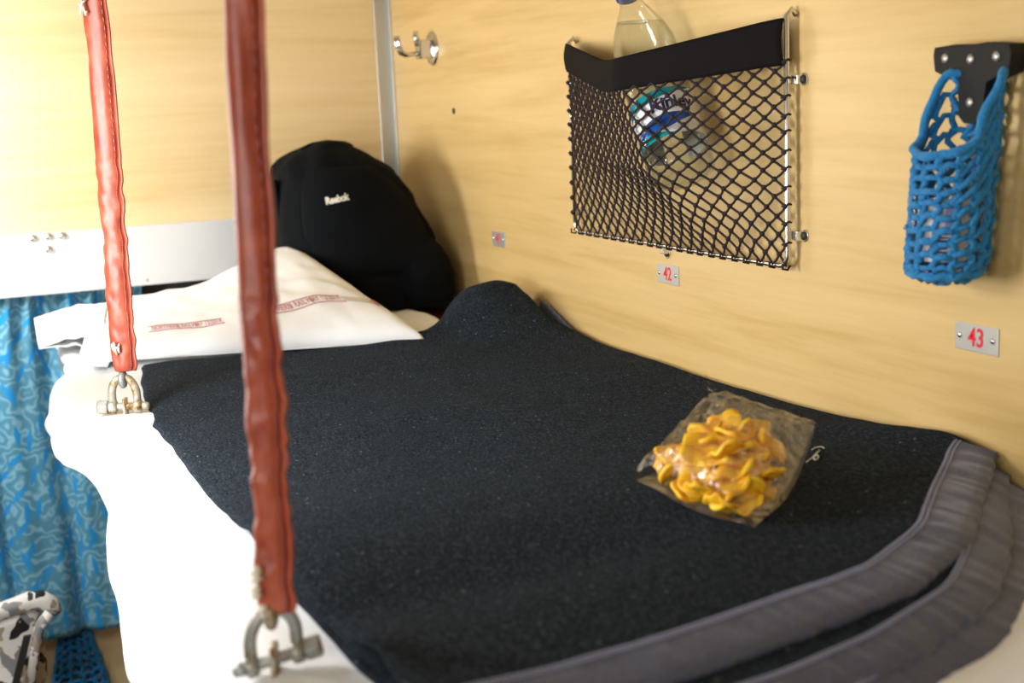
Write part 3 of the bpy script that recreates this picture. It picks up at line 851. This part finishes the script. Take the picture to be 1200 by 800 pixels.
# ------------------------------------------------------------------ number plates
def plate(y, num, label):
    z = 1.6245; w, h = .0555, .0255
    root = empty('number_plate', (0, y, z - h / 2), label, 'number plate', 'seat number plates on the long wall')
    MB().box((-.0016, y - w / 2, z - h / 2), (0, y + w / 2, z + h / 2)).build('plate', M['plate'], root, smooth=False, bevel=.0007)
    vs, fs = text_geo(num, .0240, 1.0, .00035)
    # text runs towards -y, faces -x
    MB().add([(-.0019, y - v.x * .86, z + v.y) for v in vs], fs).build('numerals', M['red_paint'], root, smooth=False, thick=.0003)
    for s in (-1, 1):
        c = (-.0016, y + s * (w / 2 - .0065), z + .0005)
        MB().lathe([(.0028, 0), (.0026, .0010), (.0012, .0016)], c, (-1, 0, 0), 10).build('screw', M['steel'], root)
plate(-.530, '41', 'small steel plate with red number 41 nearest the backpack')
plate(-1.1025, '42', 'small steel plate with red number 42 under the luggage net')
plate(-1.667, '43', 'small steel plate with red number 43 under the blue crochet holder')

# ------------------------------------------------------------------ coat hook and stray screw
hp = on_x(507, 57, 0)
hook = empty('coat_hook', hp, 'chrome double coat hook on round disc high on the long wall', 'hook')
MB().lathe([(.031, 0), (.031, .002), (.028, .0045), (.012, .006)], hp, (-1, 0, 0), 32).build('base_disc', M['chrome'], hook)
MB().box((hp.x - .030, hp.y - .013, hp.z - .018), (hp.x - .004, hp.y + .013, hp.z + .016)).build('hinge_block', M['chrome'], hook, smooth=False, bevel=.003)
for s in (-1, 1):
    y = hp.y + s * .0075
    pts_ = [(hp.x - .026, y, hp.z - .008), (hp.x - .050, y, hp.z - .010), (hp.x - .060, y, hp.z - .006), (hp.x - .066, y, hp.z + .006), (hp.x - .068, y, hp.z + .020), (hp.x - .067, y, hp.z + .024)]
    MB().tube(pts_, [.0042, .0042, .0042, .0042, .004, .0025], 10).build('prong', M['chrome'], hook)
MB().tube([(hp.x - .028, hp.y, hp.z + .006), (hp.x - .031, hp.y, hp.z + .020), (hp.x - .031, hp.y, hp.z + .032)], [.006, .006, .005], 10, flat=.7).build('upper_prong', M['chrome'], hook)
dp = on_x(532, 130, 0)
o = MB().lathe([(.0058, 0), (.0052, .0016), (.002, .0022)], dp, (-1, 0, 0), 12).build('screw', M['dark']); tag(o, 'dark screw head alone in the wall below the coat hook', 'screw')

# ------------------------------------------------------------------ crochet nets
def crochet(cen, rx, ry, zt_fn, zb, ncol, nrow, r, seed, flare=None, close=True):
    """cen(z)->(x,y); zt_fn(theta) top height; returns MB of chunky ladder yarn"""
    mb = MB(); rnd = random.Random(seed)
    def pt(k, t, jit=1.0):
        th = 2 * pi * k / ncol; z = lerp(zb, zt_fn(th), t)
        f = 1.0 if flare is None else flare(t)
        f *= (sm(-.12, .10, t) if close else 1)
        cx, cy = cen(z)
        j = .0034 * jit
        x = min(cx + rx * f * cos(th), -.003) if close else cx + rx * f * cos(th)
        return Vector((x + j * nz(k * 1.3, t * 17, seed, 1), cy + ry * f * sin(th) + j * nz(k * 1.3, t * 17, seed + 5, 1), z + j * nz(k, t * 13, seed + 9, 1)))
    for k in range(ncol):
        path = []; n = nrow * 4
        for i in range(n + 1):
            t = i / n; path.append(pt(k + .16 * sin(i * pi / 2 + k), t))
        mb.tube(path, [r * (1 + .3 * nz(i * .8, k, seed, 1)) for i in range(n + 1)], 6)
        for j in range(nrow + 1):
            t = (j + (.5 if k % 2 else 0) * .5 + .12 * rnd.random()) / nrow
            if t > 1: continue
            mb.tube([pt(k, t), pt(k + .5, t + .012), pt(k + 1, t)], r * rnd.uniform(.75, 1.15), 6)
        for j in range(nrow * 2):   # fuzzy little picots
            t = rnd.random(); a = pt(k + .2 * rnd.uniform(-1, 1), t)
            d = Vector((rnd.uniform(-1, .2), rnd.uniform(-1, 1), rnd.uniform(-1, 1))) * .0035
            mb.tube([a, a + d, a + d * .6 + Vector((0, 0, .003)), a + Vector((0, 0, .002))], r * .35, 4)
    return mb, pt
hol = empty('bottle_holder', (0, -1.668, 1.675), 'blue crochet bottle holder hanging from a black riveted tab', 'bottle holder')
CEN = lambda z: (-.037, -1.679 + (z - 1.82) * -.10)
def top_h(th):
    # th=0 -> +x is the wall side (back), pi -> front
    t_ = abs((th + pi) % (2 * pi) - pi); return 1.798 + .063 * (1 - sm(1.0, 2.2, t_)) - .006 * sm(2.0, 3.1, t_)
mb, cpt = crochet(CEN, .031, .0375, top_h, 1.682, 14, 10, .0030, 3)
mb.build('crochet_net', M['yarn'], hol)
rim = MB(); bas = MB()
rim.tube([cpt(k / 4, 1.0) + Vector((0, 0, .001)) for k in range(60)], [.0042 * (1 + .25 * nz(k * .6, 0, 0, 1)) for k in range(60)], 7, closed=True)
bas.tube([cpt(k / 4, .06) for k in range(60)], [.0042 * (1 + .25 * nz(k * .6, 4, 0, 1)) for k in range(60)], 7, closed=True)
rim.build('rim_cord', M['yarn'], hol); bas.build('base_cord', M['yarn'], hol)
# T shaped tab
def tabout():
    L = [(-.0480, .000), (-.0465, .007), (-.02, .0085), (.0, .007), (.02, .0085), (.046, .006), (.0485, -.002), (.046, -.018), (.030, -.022), (.0195, -.026), (.017, -.040), (.0175, -.056), (.010, -.061), (-.008, -.060), (-.0145, -.054), (-.015, -.038), (-.018, -.025), (-.030, -.020), (-.046, -.014)]
    return L
ol = tabout(); n = len(ol); tx = -.018
vs = [(tx, -1.6715 - p[0], 1.879 + p[1]) for p in ol] + [(tx + .0178, -1.6715 - p[0], 1.879 + p[1]) for p in ol]
fs = [tuple(range(n)), tuple(range(2 * n - 1, n - 1, -1))] + [(i, i + n, (i + 1) % n + n, (i + 1) % n) for i in range(n)]
tb = MB().add(vs, fs).build('tab', M['black_vinyl'], hol, smooth=False, bevel=.0012)
for (dy, dz) in ((-.031, -.003), (.001, -.005), (.032, -.004), (.001, -.042)):
    MB().lathe([(.0045, 0), (.004, .0015), (.0015, .0024)], (tx, -1.6715 - dy, 1.879 + dz), (-1, 0, 0), 12).build('rivet', M['grey_metal'], tb)
# small bottle inside it
q0 = Vector((-.040, -1.658, 1.690)); qa = Vector((0, -.06, 1)).normalized()
sb = empty('water_bottle', q0, 'small bottle with white and blue label inside the blue crochet holder', 'bottle')
MB().lathe([(.018, 0), (.025, .003), (.027, .012), (.027, .070), (.022, .082), (.011, .090), (.010, .098)], q0, qa, 24).build('bottle_body', M['bottle_plastic'], sb)
MB().lathe([(.0115, .093), (.0115, .103), (.010, .105)], q0, qa, 16).build('cap', M['cap_blue'], sb)
tc2 = (CAM - q0); tc2 = (tc2 - qa * tc2.dot(qa)).normalized(); sd2 = qa.cross(tc2)
def wrap2(s, h, r=.0273): return q0 + qa * h + (tc2 * cos(s / r) + sd2 * sin(s / r)) * r
l2 = MB().grid(30, 4, lambda u, v: wrap2(lerp(-.02, .03, u), lerp(.012, .068, v))).build('label', M['label_white'], sb)
MB().grid(10, 3, lambda u, v: wrap2(lerp(.005, .016, u), lerp(.044, .060, v), .0276)).build('label_patch', M['lavender'], l2)
MB().grid(10, 3, lambda u, v: wrap2(lerp(-.004, .020, u), lerp(.061, .068, v), .0276)).build('label_patch', M['sky_blue'], l2)
bc = MB()
for i in range(7): bc.grid(2, 1, lambda u, v, i=i: wrap2(lerp(-.006, .008, u), .020 + i * .0032 + lerp(0, .0014 + .0006 * (i % 2), v), .0276))
bc.build('barcode', M['label_navy'], l2)

# second crochet bag hanging low behind the curtain
hb = empty('net_bag', (-.705, .045, .70), 'blue crochet net bag peeping out below the curtain', 'bag')
c2 = lambda z: (-.709, .0635)
mb, cp2 = crochet(c2, .048, .013, lambda th: .90, .66, 13, 14, .0034, 8, flare=lambda t: lerp(1.15, .55, sm(.2, .95, t)), close=False)
mb.build('crochet_net', M['yarn'], hb)
MB().tube([(-.709, .074, .89), (-.709, .076, 1.10)], .004, 8).build('hanging_cord', M['yarn'], hb)

# ------------------------------------------------------------------ curtain
def cur(u, v):
    x = lerp(-1.30, -.520, u); z = lerp(.862, 1.545, v)
    w = u * 13.5
    amp = lerp(.020, .016, v)
    ph = w * 2 * pi * .5 + .9 * nz(w * .6, v * .8, 0, 1)
    y = .024 + .72 * amp * (sin(ph) * .8 + .35 * sin(ph * 2.1 + 1)) + .006 * nz(u * 20, v * 5, 2, 1)
    y += .010 * sin(w * 2 * pi * 1.6) * sm(.80, .97, v)
    x += .006 * cos(ph) * (1 - v) + .008 * nz(w, v * 2, 4, 1) + lerp(-.075, 0, v) * sm(.86, 1.0, u)
    if u > .93: z += lerp(.022, 0, v) * (u - .93) / .07
    return (x, clamp(y, .004, .046), z)
def cur_uv(mb):
    pass
cm = MB(); cm.grid(220, 60, cur)
for i, (u, v) in list(cm.uv.items()): cm.uv[i] = (u * 1.05, v * .69)
cu_o = cm.build('curtain', M['curtain'], thick=.0015)
tag(cu_o, 'blue leaf patterned curtain hanging below the aluminium rail', 'curtain')
MB().tube([(-1.32, .030, 1.541), (-.515, .030, 1.541)], .004, 8).build('curtain_wire', M['steel'], cu_o)

# ------------------------------------------------------------------ camouflage bag, bottom left
cb = empty('camouflage_bag', (-.86, -.33, .62), 'grey and white camouflage bag at the foot of the curtain', 'bag')
def cbag(u, v):
    th = 2 * pi * u; z = lerp(.62, 1.045, v)
    hw = .098 - .012 * v + .008 * nz(v * 3, 1, 0, 1.5); hd = lerp(.075, .030, sm(.45, 1, v))
    c, s = cos(th), sin(th)
    return Vector((-.878 + .012 * v + hw * math.copysign(abs(c) ** .8, c), -.33 + hd * math.copysign(abs(s) ** .8, s), z + .030 * (c * .5) * sm(.8, 1, v))) + Vector((.004, .004, 0)) * nz(c * 2, s * 2, z * 14, 2)
mbx = MB().grid(48, 40, cbag, closeu=True); mbx.f.append(tuple(range(48))[::-1]); n0 = len(mbx.v) - 48; mbx.f.append(tuple(n0 + k for k in range(48)))
mbx.build('body', M['camo'], cb)
rp = [on_y(-20, 728, -.36), on_y(0, 716, -.36), on_y(18, 710, -.36), on_y(34, 704, -.36), on_y(48, 703, -.36), on_y(60, 709, -.36), on_y(67, 718, -.36)]
MB().tube(rp, [.014, .014, .015, .016, .017, .016, .009], 14).build('rolled_top', M['camo'], cb)
zp = MB()
za = on_y(32, 745, -.415); zb_ = on_y(18, 802, -.425)
for i in range(26):
    c = za.lerp(zb_, i / 25); zp.box((c.x - .006, c.y - .003, c.z - .0011), (c.x + .006, c.y + .003, c.z + .0011))
zp.build('zip_teeth', M['dark'], cb, smooth=False)
sp_ = [on_y(58, 718, -.395), on_y(46, 734, -.40), on_y(41, 760, -.40), on_y(36, 805, -.395)]
MB().tube(sp_, .008, 8, flat=1.4).build('side_strap', M['camo'], cb)

# ------------------------------------------------------------------ snack bag with crisps
zt = 1.531
g00 = on_z(744, 559, zt); g10 = on_z(884, 613, zt); g01 = on_z(836, 455, 1.590); g11 = on_z(956, 490, 1.580)
def gq(u, v): return (g00 * (1 - u) + g10 * u) * (1 - v) + (g01 * (1 - u) + g11 * u) * v
def snack(u, v, s):
    p = gq(u, v)
    pf = sqrt(max(0, 1 - abs(2 * u - 1) ** 2.4) * max(0, 1 - abs(2 * v - 1) ** 2.4))
    # corners of the pouch stay flat; lower side bellies out towards the viewer
    bel = .030 * sin(pi * u) * (1 - v) ** 2
    p += Vector((-.012 - .3 * bel, -bel, 0)) * (1 if 0 <= u <= 1 else 0) * pf ** .5 if v < .98 else Vector()
    base = bl_z(0, clamp(p.x, -.64, -.006), p.y) + .0016
    cr = abs(nz(u * 4.2, v * 4.2, s, 1.6)); cr2 = abs(nz(u * 10, v * 9, s + 4, 1.4))
    wr_ = (.012 * cr + .006 * cr2) * (.35 + .65 * pf)
    if s > 0:
        z = max(base + .003, lerp(base, p.z, v)) + .052 * pf * (1 - .55 * v) + wr_ - .004
    else:
        z = max(base, lerp(base, p.z, .95 * v * v) - .004)
    p.z = max(z, base)
    p.x = min(p.x, -.006)
    return p
mb = MB().grid(34, 30, lambda u, v: snack(u, v, 1)); mb.grid(24, 20, lambda u, v: snack(u, v, -1), flip=True)
bagroot = empty('snack_bag', (-.2, -1.6, zt), 'clear plastic bag of orange crisps lying on the black blanket', 'bag')
mb.build('plastic_film', M['snack_film'], bagroot, smooth=False)
ear = MB().grid(8, 6, lambda u, v: g01 + Vector((.0, -.02, 0)) * u + Vector((-.010 * v, .0, .028 * v * (1 - u))) + Vector((0, .004 * sin(u * 9 + v * 4), -.012)))
ear.build('torn_corner', M['snack_film'], bagroot, smooth=False)

crisp_rng = random.Random(12)
def crisp_mesh(seed):
    mb = MB(); R_ = .019
    def fn(u, v):
        th = 2 * pi * u; r = R_ * v * (1 + .10 * sin(3 * th + seed) + .08 * sin(5 * th + 2 * seed))
        x, y = r * cos(th), r * sin(th) * .86
        z = (-9, -14, 5)[int(seed / 1.7) % 3] * (x * x + (.2, .8, -.6)[int(seed / 1.7) % 3] * y * y) + .0050 * nz(x * 75, y * 75, seed, 1) + .0014 * sin(x * 330 + seed)
        return (x, y, z)
    mb.grid(26, 7, fn, closeu=True); return mb
protos = []
spots = []
for (u, v, k) in [(.18, .30, .5), (.26, .50, .55), (.30, .18, .45), (.36, .36, .9), (.40, .58, .75), (.46, .20, .8), (.50, .44, 1.0), (.56, .10, .5), (.58, .62, .8), (.62, .30, .95), (.68, .50, .95), (.72, .16, .7), (.78, .36, .85), (.80, .58, .75), (.84, .20, .5), (.86, .44, .55),
                  (.24, .38, .2), (.40, .28, .35), (.52, .32, .45), (.64, .42, .45), (.74, .28, .35), (.50, .56, .3), (.66, .60, .35), (.34, .48, .25), (.56, .22, .25), (.44, .10, .2), (.70, .08, .25), (.80, .50, .25), (.16, .46, .25), (.62, .18, .5), (.45, .47, .9), (.60, .38, 1.0), (.68, .22, .85), (.35, .25, .7), (.72, .62, .6), (.52, .70, .5), (.88, .32, .5), (.28, .60, .4), (.47, .32, 1.0), (.57, .53, .95), (.75, .46, .9), (.22, .24, .4), (.12, .38, .4), (.40, .50, 1.0), (.54, .60, .9), (.66, .36, 1.0), (.72, .54, .9), (.82, .28, .7), (.50, .14, .7), (.60, .06, .4), (.34, .54, .8), (.62, .74, .5), (.74, .70, .5), (.90, .20, .4)]:
    spots.append((lerp(.06, 1.0, u), v * 1.05 + .0, k))
for i, (u, v, k) in enumerate(spots):
    a = snack(u, v, 1); b = snack(u, v, -1)
    c = b.lerp(a, lerp(.18, .80, k)); c.z = clamp(c.z, b.z + .011, max(a.z - .006, b.z + .011))
    if i < 9:
        o = crisp_mesh(i * 1.7 + .4).build('crisp', M['crisp'], thick=.0038); protos.append(o)
    else:
        o = protos[i % 9].copy(); C.objects.link(o)
    c += Vector((crisp_rng.uniform(-.007, .007), crisp_rng.uniform(-.007, .007), crisp_rng.uniform(-.003, .003)))
    o.location = c
    o.rotation_euler = (crisp_rng.uniform(-.7, .7) + (pi if i % 2 else 0), crisp_rng.uniform(-.7, .7), crisp_rng.uniform(0, 6.28))
    s = crisp_rng.uniform(.7, 1.05); o.scale = (s, s, s)
    tag(o, 'curled orange crisp inside the clear plastic bag on the blanket', 'crisp', 'orange crisps in the plastic bag')

# ------------------------------------------------------------------ light
def area(name, loc, target, size, energy, color=(1, 1, 1), sy=None):
    l = bpy.data.lights.new(name, 'AREA'); l.energy = energy; l.color = color; l.size = size
    if sy: l.shape = 'RECTANGLE'; l.size_y = sy
    o = bpy.data.objects.new(name, l); C.objects.link(o); o.location = loc
    o.rotation_euler = (Vector(target) - Vector(loc)).to_track_quat('-Z', 'Y').to_euler()
    return o
area('berth_lamp', (-1.15, -.32, 1.86), (-.80, -.02, 1.78), .16, 7.5, (1, 1, .98), .30)
area('aisle_lamp', (-1.00, -1.34, 1.77), (-.50, -1.20, 1.58), .22, 6.9, (1, 1, 1), .5)
area('front_fill', (-1.50, -2.75, 1.90), (0, -1.5, 1.80), .8, 6.5, (1, .98, .94), .35)  # added fill from the camera side, well below the ceiling, no real fixture
w = bpy.data.worlds.new('world'); bpy.context.scene.world = w; w.use_nodes = True
w.node_tree.nodes['Background'].inputs[0].default_value = (.9, .95, 1, 1); w.node_tree.nodes['Background'].inputs[1].default_value = .12

sc = bpy.context.scene
sc.view_settings.view_transform = 'Standard'; sc.view_settings.look = 'None'
sc.view_settings.gamma = 1.0; sc.view_settings.use_curve_mapping = False
sc.view_settings.exposure = 0.42
